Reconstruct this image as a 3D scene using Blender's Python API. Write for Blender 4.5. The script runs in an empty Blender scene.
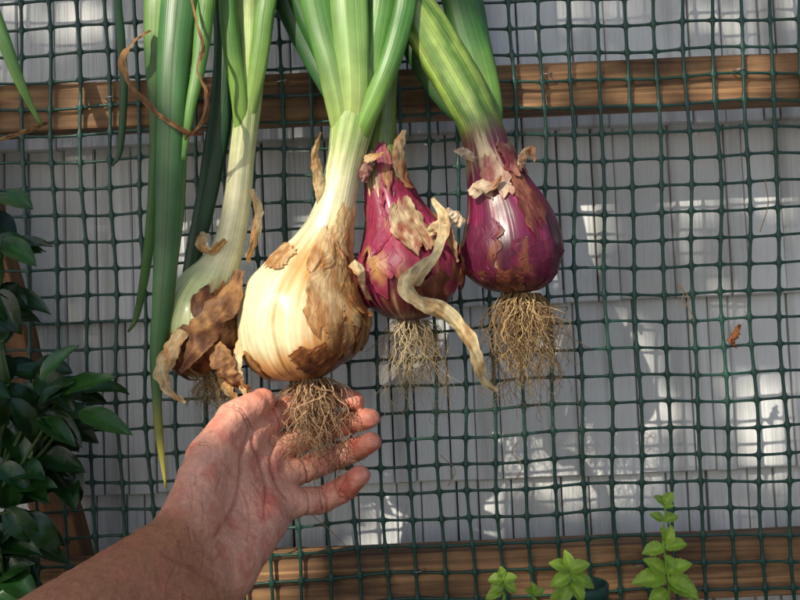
import bpy, math, random
import numpy as np
from mathutils import Vector, Matrix, noise
random.seed(7); rng=np.random.default_rng(7)
sc=bpy.context.scene
# ---- measured layout: camera stands D in front of the onion plane (y=0); S metres per photo pixel there
D=0.75; S=0.00078; A=math.radians(2.4); H=0.5
ca,sa=math.cos(A),math.sin(A)
def W(px,py,y=0.0):
    k=S*(D+y)/D
    x=(px-400)*k; z=(300-py)*k
    return Vector((x*ca+z*sa, y, -x*sa+z*ca+H))
def lin(r,g,b):
    f=lambda c:(c/255/12.92 if c/255<=.04045 else ((c/255+.055)/1.055)**2.4)
    return np.array((f(r),f(g),f(b)))
def mix(a,b,t): t=min(max(t,0),1); return a*(1-t)+b*t
def sst(a,b,x):
    t=min(max((x-a)/(b-a),0),1); return t*t*(3-2*t)
def fb(x,y,z,o=3): return noise.fractal(Vector((x,y,z)),0.8,2.1,o)

def empty(name,loc=(0,0,0)):
    e=bpy.data.objects.new(name,None); e.location=loc; e.empty_display_size=.02
    sc.collection.objects.link(e); return e
def link(o,parent=None):
    sc.collection.objects.link(o)
    if parent:
        o.parent=parent; o.matrix_parent_inverse=Matrix.Translation(parent.location).inverted()
    return o

# ---------------------------------------------------------------- materials
def make_mat(name,rough=.5,streak=None,sbump=.3,scol=.25,nscale=200,nbump=.15,ncol=.15,transl=0,sss=0,coat=0,base=None,spec=.5,dist=.001,sssr=(.012,.004,.002)):
    m=bpy.data.materials.new(name); m.use_nodes=True; nt=m.node_tree; N=nt.nodes; L=nt.links
    N.clear(); out=N.new('ShaderNodeOutputMaterial'); b=N.new('ShaderNodeBsdfPrincipled')
    b.inputs['Roughness'].default_value=rough; b.inputs['Specular IOR Level'].default_value=spec
    if coat: b.inputs['Coat Weight'].default_value=coat; b.inputs['Coat Roughness'].default_value=.2
    if sss:
        b.inputs['Subsurface Weight'].default_value=sss; b.inputs['Subsurface Radius'].default_value=sssr; b.inputs['Subsurface Scale'].default_value=1.0
    if base is None:
        a=N.new('ShaderNodeAttribute'); a.attribute_name='Col'; col=a.outputs['Color']
    else:
        a=N.new('ShaderNodeRGB'); a.outputs[0].default_value=(*base,1); col=a.outputs[0]
    tc=N.new('ShaderNodeTexCoord')
    def mul(col,fac_out,amt):
        mr=N.new('ShaderNodeMapRange'); mr.inputs['From Min'].default_value=.3; mr.inputs['From Max'].default_value=.7
        mr.inputs['To Min'].default_value=1-amt; mr.inputs['To Max'].default_value=1+amt*.6
        L.new(fac_out,mr.inputs['Value'])
        v=N.new('ShaderNodeVectorMath'); v.operation='SCALE'
        L.new(col,v.inputs[0]); L.new(mr.outputs[0],v.inputs['Scale']); return v.outputs[0]
    nz=N.new('ShaderNodeTexNoise'); nz.inputs['Scale'].default_value=nscale; nz.inputs['Detail'].default_value=4
    L.new(tc.outputs['Object'],nz.inputs['Vector'])
    col=mul(col,nz.outputs['Fac'],ncol)
    bp=N.new('ShaderNodeBump'); bp.inputs['Strength'].default_value=nbump; bp.inputs['Distance'].default_value=dist
    L.new(nz.outputs['Fac'],bp.inputs['Height'])
    nrm=bp.outputs[0]
    if streak:
        mp=N.new('ShaderNodeMapping'); mp.inputs['Scale'].default_value=(streak[0],streak[1],1)
        L.new(tc.outputs['UV'],mp.inputs['Vector'])
        s=N.new('ShaderNodeTexNoise'); s.inputs['Scale'].default_value=1; s.inputs['Detail'].default_value=3
        L.new(mp.outputs[0],s.inputs['Vector'])
        col=mul(col,s.outputs['Fac'],scol)
        b2=N.new('ShaderNodeBump'); b2.inputs['Strength'].default_value=sbump; b2.inputs['Distance'].default_value=dist
        L.new(s.outputs['Fac'],b2.inputs['Height']); L.new(nrm,b2.inputs['Normal']); nrm=b2.outputs[0]
    L.new(col,b.inputs['Base Color']); L.new(nrm,b.inputs['Normal'])
    if transl:
        t=N.new('ShaderNodeBsdfTranslucent'); L.new(col,t.inputs['Color']); L.new(nrm,t.inputs['Normal'])
        mx=N.new('ShaderNodeMixShader'); mx.inputs[0].default_value=transl
        L.new(b.outputs[0],mx.inputs[1]); L.new(t.outputs[0],mx.inputs[2]); L.new(mx.outputs[0],out.inputs[0])
    else: L.new(b.outputs[0],out.inputs[0])
    return m

M_yskin=make_mat('yellow_onion_skin',.34,(75,1.5),.4,.28,120,.12,.12,coat=.3)
M_rskin=make_mat('red_onion_skin',.36,(75,1.5),.5,.42,120,.2,.18,coat=.22)
M_leaf=make_mat('onion_leaf',.4,(40,1.0),.35,.28,60,.06,.16)
M_peel=make_mat('papery_skin',.45,(22,.8),.5,.34,150,.25,.18,transl=.3)
M_dry=make_mat('dry_leaf',.7,(8,2),.7,.3,200,.5,.3,transl=.15)
M_root=make_mat('onion_root',.85,None,nscale=500,nbump=.3,ncol=.3)
M_skin=make_mat('human_skin',.45,None,nscale=600,nbump=.6,ncol=.14,sss=.15,dist=.0008)
M_plant=make_mat('plant_leaf',.3,(3,8),.25,.12,150,.1,.15,transl=.1)
M_tree=make_mat('tree_leaf',.5,None,nscale=50,nbump=0,ncol=.1)
M_seed=make_mat('seedling_leaf',.45,(3,8),.25,.12,150,.1,.15,transl=.35)

def mesh_from(name,verts,faces,uvs=None,cols=None,mat=None,parent=None,smooth=True):
    me=bpy.data.meshes.new(name)
    me.from_pydata([tuple(v) for v in verts],[],[tuple(f) for f in faces])
    if uvs is not None:
        l=me.uv_layers.new(name='UV'); l.data.foreach_set('uv',np.asarray(uvs,dtype=np.float32).ravel())
    if cols is not None:
        a=me.color_attributes.new('Col','FLOAT_COLOR','POINT')
        c=np.ones((len(verts),4),dtype=np.float32); c[:,:3]=np.clip(np.asarray(cols),0,1)
        a.data.foreach_set('color',c.ravel())
    if smooth: me.polygons.foreach_set('use_smooth',[True]*len(me.polygons))
    me.update()
    if mat: me.materials.append(mat)
    o=bpy.data.objects.new(name,me); return link(o,parent)

def crom(P,n):
    P=np.asarray(P,float); m=len(P)
    Q=np.vstack([2*P[0]-P[1],P,2*P[-1]-P[-2]])
    seg=np.linalg.norm(P[1:,:3]-P[:-1,:3],axis=1); cum=np.concatenate([[0],np.cumsum(seg)]); 
    T=np.linspace(0,cum[-1],n); out=[]
    for t in T:
        i=min(max(np.searchsorted(cum,t,side='right')-1,0),m-2)
        u=(t-cum[i])/max(seg[i],1e-9); a,b,c,d=Q[i],Q[i+1],Q[i+2],Q[i+3]
        out.append(.5*((2*b)+(-a+c)*u+(2*a-5*b+4*c-d)*u*u+(-a+3*b-3*c+d)*u**3))
    return np.array(out)
YA=Vector((0,1,0))
class Loft:
    """pts: (px,py,y,rx[,ry]) radii in px of the onion plane"""
    def __init__(s,pts,nl,disp=None):
        w=[]
        for p in pts:
            q=W(p[0],p[1],p[2]); rx=p[3]*S*(D+p[2])/D; ry=(p[4] if len(p)>4 else p[3])*S*(D+p[2])/D
            w.append([q.x,q.y,q.z,rx,ry,p[1]])
        c=crom(w,nl); s.c=c; s.nl=nl; s.disp=disp
        tan=np.gradient(c[:,:3],axis=0); s.fr=[]
        for t in tan:
            t=Vector(t).normalized(); b=(YA-t*YA.dot(t)).normalized(); a=b.cross(t)
            s.fr.append((a,b))
    def at(s,th,v,off=0):
        x=min(max(v,0),1)*(s.nl-1); i=min(int(x),s.nl-2); f=x-i
        c=s.c[i]*(1-f)+s.c[i+1]*f; a=s.fr[i][0].lerp(s.fr[i+1][0],f); b=s.fr[i][1].lerp(s.fr[i+1][1],f)
        d=s.disp(th,v,c) if s.disp else 1
        cx,sx=math.cos(th),math.sin(th)
        p=Vector(c[:3])+a*(cx*(max(c[3],1e-5)*d+off))+b*(sx*(max(c[4],1e-5)*d+off))
        return p,c[5]
    def build(s,name,nr,col,mat,parent):
        V=[];C=[];F=[];U=[]
        for i in range(s.nl):
            v=i/(s.nl-1)
            for j in range(nr):
                th=math.pi/2+2*math.pi*j/nr
                p,py=s.at(th,v); V.append(p); C.append(col(th,py,p))
        for i in range(s.nl-1):
            for j in range(nr):
                k=(j+1)%nr
                F.append((i*nr+j,i*nr+k,(i+1)*nr+k,(i+1)*nr+j))
                u0,u1=j/nr,(j+1)/nr; v0,v1=i/(s.nl-1),(i+1)/(s.nl-1)
                U+= [(u0,v0),(u1,v0),(u1,v1),(u0,v1)]
        for row in (0,s.nl-1):
            V.append(Vector(s.c[row][:3])); C.append(C[row*nr]); ci=len(V)-1
            for j in range(nr):
                k=(j+1)%nr
                F.append((row*nr+k,row*nr+j,ci) if row==0 else (row*nr+j,row*nr+k,ci)); U+=[(0,0)]*3
        return mesh_from(name,V,F,U,C,mat,parent)

def peel(lf,name,th0,th1,v0,v1,lift,col,mat,parent,seed,nu=44,nv=40,rag=.3,base=.0005):
    """sheet of papery skin hugging the bulb, torn free edge lifting away"""
    V=[];C=[];F=[];U=[]
    for i in range(nv):
        t=i/(nv-1)
        eL=rag*(.5*fb(t*2.5+seed*2,seed,1,3)+.18*fb(t*8,seed,3,2)); eR=rag*(.5*fb(t*2.5+seed*2,seed+7,1,3)+.18*fb(t*8,seed,8,2))
        for j in range(nu):
            u=j/(nu-1)
            r=1-rag*(.35+.6*fb(u*2.2+seed,seed,0,3)+.2*fb(u*9+seed,seed,5,2))
            r0=rag*.5*fb(u*3+seed,seed,9,3)
            vv=v0+(v1-v0)*(r0*(1-t)+t*r)
            rnd_=1-.45*(abs(t-.45)/.55)**3
            th=(th0+th1)/2+(th1-th0)*((u-.5)*rnd_+eL*(1-u)+eR*u)
            edge=abs(u-.5)*2
            off=base+lift*(t**3)*(0.5+.7*fb(u*2.5,seed,t,2))+lift*.3*edge**5*(.5+fb(t*3,seed+9,0,2))
            off=max(off,.0003)+.0002*fb(u*6,t*6,seed,2)
            p,py=lf.at(th,vv,off)
            V.append(p); C.append(col(u,t,p))
    for i in range(nv-1):
        for j in range(nu-1):
            F.append((i*nu+j,i*nu+j+1,(i+1)*nu+j+1,(i+1)*nu+j))
            for a,b in ((j,i),(j+1,i),(j+1,i+1),(j,i+1)): U.append((a/nu,b/nv))
    return mesh_from(name,V,F,U,C,mat,parent)

def ribbon(name,pts,col,mat,parent,nl=70,nw=9,crink=.0012,cup=.3,rag=.25,seed=0):
    """pts: (px,py,y,halfwidth_px,roll_deg)"""
    w=[]
    for p in pts:
        q=W(*p[:3]); w.append([q.x,q.y,q.z,p[3]*S,p[4]])
    c=crom(w,nl); tan=np.gradient(c[:,:3],axis=0); V=[];C=[];F=[];U=[]
    for i in range(nl):
        t=Vector(tan[i]).normalized(); b=(YA-t*YA.dot(t)).normalized(); a=b.cross(t); r=math.radians(c[i][4])
        ax=a*math.cos(r)+b*math.sin(r); bx=b*math.cos(r)-a*math.sin(r); v=i/(nl-1)
        for j in range(nw):
            u=j/(nw-1)*2-1
            hw=max(c[i][3],1e-5)*(1+rag*fb(v*8+seed,seed+(5 if u>0 else 0),0,3))
            p=Vector(c[i][:3])+ax*(u*hw)+bx*(cup*hw*u*u)+bx*crink*fb(u*1.5+seed,v*8,seed,3)
            V.append(p); C.append(col(u,v,p))
    for i in range(nl-1):
        for j in range(nw-1):
            F.append((i*nw+j,i*nw+j+1,(i+1)*nw+j+1,(i+1)*nw+j))
            for a_,b_ in ((j,i),(j+1,i),(j+1,i+1),(j,i+1)): U.append((a_/nw,b_/nl*2))
    return mesh_from(name,V,F,U,C,mat,parent)

def tubes(name,paths,mat,parent,ns=5):
    V=[];F=[];C=[]
    for P,Rr,cc in paths:
        base=len(V); n=len(P)
        for i in range(n):
            t=(P[min(i+1,n-1)]-P[max(i-1,0)]); t=t.normalized() if t.length>1e-9 else Vector((0,0,1))
            ref=Vector((.3,1,.2)) if abs(t.y)<.8 else Vector((1,0,.2))
            a=t.cross(ref).normalized(); b=t.cross(a)
            for j in range(ns):
                th=2*math.pi*j/ns
                V.append(P[i]+(a*math.cos(th)+b*math.sin(th))*Rr[i]); C.append(cc[i] if isinstance(cc,list) else cc)
        for i in range(n-1):
            for j in range(ns):
                k=(j+1)%ns; F.append((base+i*ns+j,base+i*ns+k,base+(i+1)*ns+k,base+(i+1)*ns+j))
        F.append(tuple(base+(n-1)*ns+j for j in range(ns)))
    return mesh_from(name,V,F,None,C,mat,parent)

def roots(name,px,py,y,spread,length,n,parent,seed,drift=(0,0),c1=(200,175,130),c2=(120,92,58),kink=1.0,thick=1.0):
    rnd=random.Random(seed); P=[]
    k=S*(D+y)/D
    for r in range(n):
        a=rnd.uniform(0,2*math.pi); rr=math.sqrt(rnd.random())
        p=W(px+rr*math.cos(a)*spread*.42,py-2,y)+Vector((0,math.sin(a)*rr*spread*.38*k,0))
        d=Vector((math.cos(a)*rr*.8,math.sin(a)*rr*.8,-1)).normalized()
        L=length*k*rnd.uniform(.3,1.08); m=24; pts=[p.copy()]
        for i in range(m):
            d=d+Vector((rnd.gauss(0,.34),rnd.gauss(0,.34),rnd.gauss(0,.18)))*kink
            d+=Vector((drift[0]*.06,drift[1]*.06,-.16))
            off=(p-W(px,py,y)); d-=Vector((off.x,off.y,0))*(7 if math.hypot(off.x,off.y)>spread*k*.85 else 0)
            d.normalize(); p=p+d*L/m; pts.append(p.copy())
        r0=rnd.uniform(.00022,.00065)*thick
        cc=mix(lin(*c1),lin(*c2),rnd.random()**.8)
        P.append((pts,[r0*(1-.65*i/m) for i in range(m+1)],cc))
        if rnd.random()<.8:
            for q in range(3):
                s=rnd.randint(3,m-3); pp=pts[s].copy(); dd=Vector((rnd.uniform(-1,1),rnd.uniform(-1,1),-.6)).normalized(); pl=[pp.copy()]
                for i in range(8):
                    dd=(dd+Vector((rnd.gauss(0,.45),rnd.gauss(0,.45),-.15))).normalized(); pp=pp+dd*.0028; pl.append(pp.copy())
                P.append((pl,[.0002*thick]*9,cc*.9))
    return tubes(name,P,M_root,parent,5)

# ---------------------------------------------------------------- colours
cream=lin(232,226,182); pgreen=lin(180,200,122); green=lin(92,136,56); dgreen=lin(38,80,38); bgreen=lin(60,104,58)
tan=lin(200,148,90); brown=lin(144,90,50); dbrown=lin(92,50,30); straw=lin(220,200,154)
mag=lin(146,24,76); purp=lin(80,18,50); pink=lin(190,80,118)

def col_leaf(c0,c1,py0,py1,dark=0.25):
    def f(th,py,p):
        t=sst(py0,py1,py+14*fb(p.x*60,p.z*20,3,2))
        c=mix(c1,c0,t)
        st=.5+.5*math.sin(th*11+fb(p.x*20,p.z*8,1)*2)
        c=mix(c,c*.7,st*.5)
        return c*(1+dark*fb(p.x*30,p.y*30,p.z*9,2))
    return f
def colB(th,py,p):
    c=mix(pgreen,cream,sst(120,185,py)); 
    st=.5+.5*math.sin(th*13+fb(th*2,p.z*10,1)*1.5)
    if py<220: c=mix(c,green,st*.7*sst(220,110,py))
    n=fb(math.cos(th)*2.2,math.sin(th)*2.2,p.z*16,4); n2=fb(math.cos(th)*14,math.sin(th)*14,p.z*5+5,3)
    side=math.cos(th)
    b=.22+.6*side+.35*n+.35*n2+1.0*sst(330,372,py)-1.2*sst(235,180,py)+.35*math.exp(-((py-268)/20)**2)
    c=mix(c,tan*1.2,sst(-.05,.7,b)); c=mix(c,brown*1.1,sst(.8,1.35,b+.4*n2)*.9); c=mix(c,dbrown,sst(1.3,1.9,b+.3*n))
    return c
def colA(th,py,p):
    c=mix(lin(180,200,120),cream,sst(60,200,py)); c=mix(c,lin(200,208,146),sst(255,290,py))
    st=.5+.5*math.sin(th*9+fb(th*2,p.z*10,1)*1.5)
    if py<240: c=mix(c,green,st*.6*sst(240,60,py))
    n=fb(math.cos(th)*3,math.sin(th)*3,p.z*20,4)
    b=.1+.7*math.cos(th)+.5*n+.8*sst(325,372,py)-1.2*sst(290,240,py)
    c=mix(c,brown*1.1,sst(.1,.6,b)); return mix(c,dbrown,sst(.9,1.4,b))
def colred(y0,y1,gtop,seed,worn,mg,pp,pk_,bot=.6):
    def f(th,py,p):
        t=(py-y0)/(y1-y0)
        n=fb(math.cos(th)*2+seed,math.sin(th)*2,p.z*16,4); n2=fb(math.cos(th)*12,math.sin(th)*12+seed,p.z*5,3)
        c=mix(mg,pp,sst(.1,.9,t+.5*n)); c=mix(c,pk_,sst(.2,.7,n2+.15-.3*t))
        c=mix(c,lin(122,62,48),sst(.1,.7,n*1.1+n2*.5+worn-.12+bot*sst(.6,1,t))*.8)
        c=mix(c,lin(190,140,110),sst(.30,.7,n2*.8+.5*n-.1)*.4)
        c=mix(c,straw,sst(.42,.75,n2*.6+.6*n+worn*.3+.6*math.exp(-((t-.05)/.16)**2))*.8)
        c=mix(c,gtop,sst(.05,-.35,t+.15*n2))
        st=.5+.5*math.sin(th*15+n*3); c=mix(c,c*.62,st*.4)
        return c
    return f
def lump(amt,seed,rid=0):
    def f(th,v,c):
        k=1+amt*fb(math.cos(th)*1.6+seed,math.sin(th)*1.6,c[2]*22,2)
        if rid: k+=rid*math.sin(th*11+seed)
        return k
    return f
def ctan(a=straw,b=brown,seed=0,w=.5):
    def f(u,t,p):
        n=.55*fb(p.x*60+seed,p.y*60,p.z*30,4)+.7*fb(p.x*170+seed,p.y*170,p.z*22,3)
        return mix(a,b,sst(-.55,.75,n+w*t-.1))*(1+.12*fb(p.x*300,p.z*100,seed,2))
    return f

# ---------------------------------------------------------------- yellow onion (large, centre)
eB=empty('yellow_onion',W(308,320,0))
yB=-.004
spB=[(311,380,yB,8),(310,375,yB,26),(308,366,yB,46),(305,347,yB,61),(303,324,yB,66.5),(305,302,yB,63),(310,283,yB,53),(316,266,yB,42),(323,247,yB,31),(330,226,yB,23.5),(337,198,yB,19),(344,165,yB,18),(351,132,yB,21),(357,104,yB,23,20),(361,80,yB,20,17),(365,52,yB,12,11),(368,25,yB,6)]
LB=Loft(spB,150,lump(.04,1,.005)); LB.build('bulb',130,colB,M_yskin,eB)
lcB=col_leaf(lin(172,196,112),lin(88,138,60),30,135)
for i,(pp,cc) in enumerate([
  ([(348,165,.002,6,5),(346,140,-.004,12,9),(342,108,-.012,15,10),(334,70,-.014,16,9),(322,25,-.012,16,8),(310,-30,-.01,17,8),(298,-90,0,17,8),(290,-190,.02,12,7)],lcB),
  ([(350,160,.0,6,5),(352,130,-.008,13,10),(354,95,-.016,15,10),(352,50,-.018,17,9),(349,0,-.016,19,9),(346,-60,-.01,20,8),(344,-190,.01,14,7)],col_leaf(lin(178,200,118),lin(124,164,86),20,130)),
  ([(352,150,.002,6,5),(362,110,-.006,14,9),(374,55,-.008,14,8),(383,0,-.006,15,8),(391,-60,0,15,8),(400,-190,.01,10,7)],lcB),
  ([(352,160,-.002,6,5),(362,128,-.012,10,8),(375,98,-.018,11,8),(388,68,-.02,11,8),(398,36,-.018,11,7),(406,0,-.014,11,6),(412,-60,-.01,11,6),(418,-190,.01,9,6)],col_leaf(lin(120,160,76),lin(70,122,50),30,120)),
  ([(350,125,.010,6,5),(334,92,.016,12,7),(312,50,.02,14,7),(288,0,.02,15,7),(270,-50,.02,14,7),(262,-190,.02,10,7)],col_leaf(bgreen,lin(36,80,38),40,100)),
  ([(348,125,.008,6,5),(328,60,.013,12,7),(300,0,.015,12,7),(280,-60,.015,12,7),(275,-190,.02,9,7)],col_leaf(lin(76,116,54),lin(48,94,42),40,100)),
  ]): Loft(pp,54,lump(.06,i*3)).build('leaf_%d'%(i+1),26,cc,M_leaf,eB)
roots('root_tuft',313,380,-.008,44,122,150,eB,3,drift=(.35,-.2),c1=(204,170,130),c2=(120,84,56))
fr=-math.pi/2
pk=ctan(lin(236,208,156),lin(190,134,78),1); pk2=ctan(lin(214,168,110),lin(146,88,48),2)
def vof(lf,py): return float(np.argmin(abs(lf.c[:,5]-py)))/(lf.nl-1)
for i,(t0,t1,pa,pb,l_,cc) in enumerate([(fr+.75,fr+1.8,240,345,.003,pk),(fr+.1,fr+.8,258,345,.0012,pk),(fr+.9,fr+2.2,300,372,.003,pk2),(fr-.1,fr+.9,345,376,.001,ctan(lin(176,112,66),lin(104,58,36),2)),(fr-.2,fr+.45,228,272,.0018,pk),(fr-1.6,fr-.9,345,376,.0015,pk2),(fr+.3,fr+1.5,205,256,.003,pk),(fr-1.2,fr-.5,257,284,.001,pk),(fr+.8,fr+1.35,266,312,.005,pk2),(fr+.4,fr+.95,322,362,.0025,pk2)]):
    peel(LB,'papery_peel_%d'%(i+1),t0,t1,vof(LB,pa),vof(LB,pb),l_,cc,M_peel,eB,i*2.3,rag=.38,base=.0004+.0002*i)
ribbon('torn_skin',[(322,205,-.014,5,10),(319,178,-.018,6,20),(316,155,-.02,5,50),(321,132,-.02,2,80)],ctan(straw,tan),M_dry,eB,seed=2)
ribbon('torn_skin_2',[(364,158,-.012,4,-20),(374,156,-.016,5,-40),(384,152,-.018,2,-60)],ctan(straw,tan),M_dry,eB,seed=4,nl=30)
ribbon('torn_skin_3',[(352,262,-.03,5,-20),(362,272,-.03,7,-50),(366,290,-.022,5,-70),(372,300,-.014,2,-60)],ctan(straw,tan),M_dry,eB,seed=5,nl=40)

# ---------------------------------------------------------------- yellow onion, left, partly hidden
eA=empty('yellow_onion',W(205,325,.012)); yA=.010
spA=[(212,374,yA,6),(209,368,yA,24),(206,352,yA,40),(204,330,yA,46.5),(205,308,yA,43),(210,288,yA,32),(219,268,yA,21),(229,244,yA,15.5),(237,205,yA,14),(242,155,yA,13),(247,105,yA,14,13),(250,55,yA,16,14),(251,0,yA,18,13),(252,-60,yA,19,12),(254,-190,.02,12)]
LA=Loft(spA,120,lump(.04,4,.005)); LA.build('bulb',90,colA,M_yskin,eA)
roots('root_tuft',212,372,.008,30,45,50,eA,8)
for i,(t0,t1,pa,pb,l) in enumerate([(fr-.1,fr+1.2,285,368,.004),(fr+.6,fr+1.9,270,350,.005),(fr-.5,fr+.6,325,372,.004),(fr-1.5,fr-.4,345,374,.003)]):
    peel(LA,'papery_peel_%d'%(i+1),t0,t1,vof(LA,pa),vof(LA,pb),l,ctan(lin(190,128,76),lin(92,50,28),i),M_peel,eA,i*3.1+1,rag=.4,base=.001+.0004*i)
for i,pp in enumerate([
  [(183,330,-.03,5,20),(170,350,-.034,9,10),(163,372,-.034,8,-30),(172,392,-.03,6,-60),(186,402,-.03,2,-60)],
  [(240,270,-.02,5,20),(226,300,-.034,13,10),(205,330,-.036,14,-10),(192,352,-.036,9,20),(180,372,-.03,3,50)],
  [(245,335,-.02,5,0),(236,360,-.03,6,30),(240,385,-.03,5,60),(250,405,-.028,2,60)],
  [(222,365,-.01,7,0),(226,388,-.012,8,30),(238,402,-.012,4,50),(262,404,-.02,2,50)],
  [(205,232,-.004,5,0),(200,245,-.01,5,20),(212,252,-.01,5,50),(226,240,-.01,3,20)],
  [(250,190,-.002,3,30),(258,212,-.006,5,10),(254,240,-.008,4,-30),(248,262,-.008,3,-60)],
  [(214,345,-.03,9,10),(222,362,-.036,11,-10),(233,380,-.034,8,20),(250,392,-.03,3,40)]]):
    ribbon('torn_skin_%d'%(i+1),pp,ctan(straw if i!=1 and i!=6 else tan*.8,tan if i!=1 and i!=6 else dbrown,i),M_dry,eA,nl=56,seed=i*1.7,crink=.0022,rag=.35)
_l1=col_leaf(lin(54,96,48),lin(62,108,54),0,150)
def colL1(th,py,p):
    return mix(_l1(th,py,p),lin(176,168,80),sst(385,470,py+12*fb(p.z*60,p.x*200,1,2)))
for i,(pp,cc) in enumerate([
  ([(196,-190,.02,10,6),(186,-50,0,20,9),(180,0,-.012,20,9),(174,70,-.018,17,9),(171,150,-.018,16,9),(168,230,-.02,14,8),(163,300,-.022,11,7),(158,355,-.022,8,5),(157,400,-.022,5,3),(160,440,-.02,4,2),(166,488,-.018,1,1)],colL1),
  ([(225,-190,.02,9,6),(222,-30,.012,10,7),(226,40,.012,12,7),(222,110,.014,12,7),(208,190,.016,11,7),(195,250,.018,9,6),(184,300,.02,5,4),(180,330,.02,1,1)],col_leaf(lin(32,68,38),lin(50,94,50),0,150)),
  ([(130,-190,.02,5,3),(118,-30,.0,4,3),(121,40,-.004,4.5,3),(124,90,-.004,4,2.5),(120,150,0,3,2),(112,166,0,1,1)],col_leaf(dgreen,bgreen,0,100)),
  ([(205,-190,.0,12,6),(208,-30,-.02,9,5),(204,20,-.022,9,5),(198,70,-.024,7,4),(190,110,-.026,5,3),(183,160,-.026,2,1)],col_leaf(lin(84,128,52),lin(92,138,58),0,100)),
  ([(150,-190,.0,12,6),(160,-40,-.006,14,7),(158,10,-.01,14,7),(156,60,-.01,11,6),(157,120,-.006,8,5),(154,190,.0,6,4),(147,260,.01,5,3),(137,315,.02,3,2),(128,332,.02,1,1)],col_leaf(lin(62,102,44),lin(118,156,76),20,60)),
  ([(240,-190,.0,12,6),(230,-30,-.004,9,6),(228,10,-.006,9,6),(233,60,-.004,9,6),(240,110,.002,8,6),(240,150,.008,5,4)],col_leaf(lin(130,168,78),lin(80,128,54),20,110)),
  ([(262,-190,.0,12,6),(268,-30,-.002,10,6),(264,20,-.003,10,6),(257,70,.0,9,6),(248,120,.006,7,5),(244,150,.01,4,4)],col_leaf(lin(150,182,96),lin(104,148,68),20,110)),
  ]): Loft(pp,76,lump(.09,i*5+2)).build('leaf_%d'%(i+1),22,cc,M_leaf,eA)
thin=ctan(lin(170,128,80),lin(104,66,34),5)
for i,pp in enumerate([
  [(150,30,-.02,2,20),(133,42,-.03,3.5,60),(122,58,-.03,4,10),(128,82,-.03,3,30),(145,102,-.03,3,10),(166,120,-.034,2.5,40),(186,132,-.034,2.5,0),(203,134,-.03,1.5,0)],
  [(190,-10,-.03,1.2,0),(196,22,-.034,1.6,30),(203,45,-.036,1.6,10),(197,70,-.036,2,60),(206,92,-.036,2.2,20),(203,120,-.036,2.2,0),(185,140,-.034,1,20)],
  [(-10,142,-.01,2,0),(15,135,-.012,2,20),(40,126,-.01,2.5,40),(48,122,-.01,1,40)]]):
    ribbon('dry_curled_leaf_%d'%(i+1),pp,thin,M_dry,eA,nl=80,seed=i+20,crink=.0016,rag=.5)
eL=empty('onion_leaf',W(10,60,-.02))
Loft([(-60,-150,-.02,8,5),(-14,-10,-.02,7,4),(2,35,-.02,7,4),(18,78,-.018,5.5,3),(32,108,-.014,3,2),(42,126,-.01,1,.7)],50,lump(.06,3)).build('blade',16,col_leaf(lin(110,150,70),lin(84,130,60),40,110),M_leaf,eL)

# ---------------------------------------------------------------- red onions
eC=empty('red_onion',W(408,265,.014)); yC=.013
spC=[(408,321,yC,6),(408,316,yC,24),(408,302,yC,42),(407,278,yC,53),(405,256,yC,51),(401,236,yC,41),(395,216,yC,31),(389,195,yC,25),(385,172,yC,22),(382,148,yC,17),(384,115,yC,12),(388,60,yC,11),(392,0,yC,11),(396,-190,.02,9)]
LC=Loft(spC,110,lump(.05,7,.008)); LC.build('bulb',100,colred(195,318,lin(120,140,70),3,.04,mag,purp,pink),M_rskin,eC)
roots('root_tuft',410,322,.012,42,112,80,eC,12,drift=(-.1,0),c1=(206,188,150),c2=(140,116,84),thick=.8)
pr=lambda s:(lambda u,t,p:mix(mix(mag*1.1,lin(178,74,96),.5+.5*fb(p.x*120,p.z*30,s,3)),tan*.9,sst(.25,.8,fb(p.x*80+s,p.y*50,p.z*25,3)+t*.3)))
for i,(t0,t1,pa,pb,l,cc) in enumerate([(fr-1.3,fr-.2,190,262,.004,pr(1)),(fr+.1,fr+1.4,185,250,.005,pr(2)),(fr-.7,fr+.4,215,300,.002,pr(3)),(fr+.4,fr+1.6,225,300,.005,pr(7)),(fr-.3,fr+.3,150,200,.002,pr(4)),(fr-1.5,fr-.8,250,312,.003,pr(5)),(fr+.0,fr+.9,280,318,.002,ctan(lin(150,90,62),lin(96,44,34),3)),(fr-.1,fr+.6,205,262,.007,ctan(straw,lin(150,80,60),3))]):
    peel(LC,'papery_peel_%d'%(i+1),t0,t1,vof(LC,pa),vof(LC,pb),l,cc,M_peel,eC,i*1.9+4,rag=.4,base=.0007+.0003*i)
dc=ctan(lin(226,208,160),lin(180,142,92),8,.1)
ribbon('dry_hanging_leaf',[(432,198,-.03,2,0),(441,218,-.04,6,30),(437,245,-.046,8,70),(420,266,-.05,9,30),(408,284,-.052,9,-10),(418,297,-.052,9,-50),(440,309,-.05,9,-10),(458,328,-.046,8,40),(471,354,-.044,8,65),(481,379,-.04,6,30),(497,391,-.036,2,30)],dc,M_dry,eC,nl=130,nw=13,crink=.0034,cup=.7,seed=3,rag=.4)
ribbon('dry_hanging_leaf_2',[(428,232,-.03,5,0),(440,228,-.04,7,20),(450,240,-.04,6,50),(458,262,-.04,2,60)],ctan(straw,lin(150,90,60),8),M_dry,eC,nl=50,seed=6,crink=.002)
ribbon('dry_sheath',[(404,130,0,3,20),(398,150,-.006,6,0),(402,172,-.008,6,-20),(412,188,-.01,3,-50)],ctan(lin(150,130,100),brown,8),M_dry,eC,nl=40,seed=9,crink=.002)
ribbon('dry_sheath_2',[(372,150,0,6,20),(366,166,-.01,7,0),(364,182,-.01,3,-20)],ctan(lin(170,150,120),mag,8),M_dry,eC,nl=40,seed=10,crink=.002)

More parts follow.
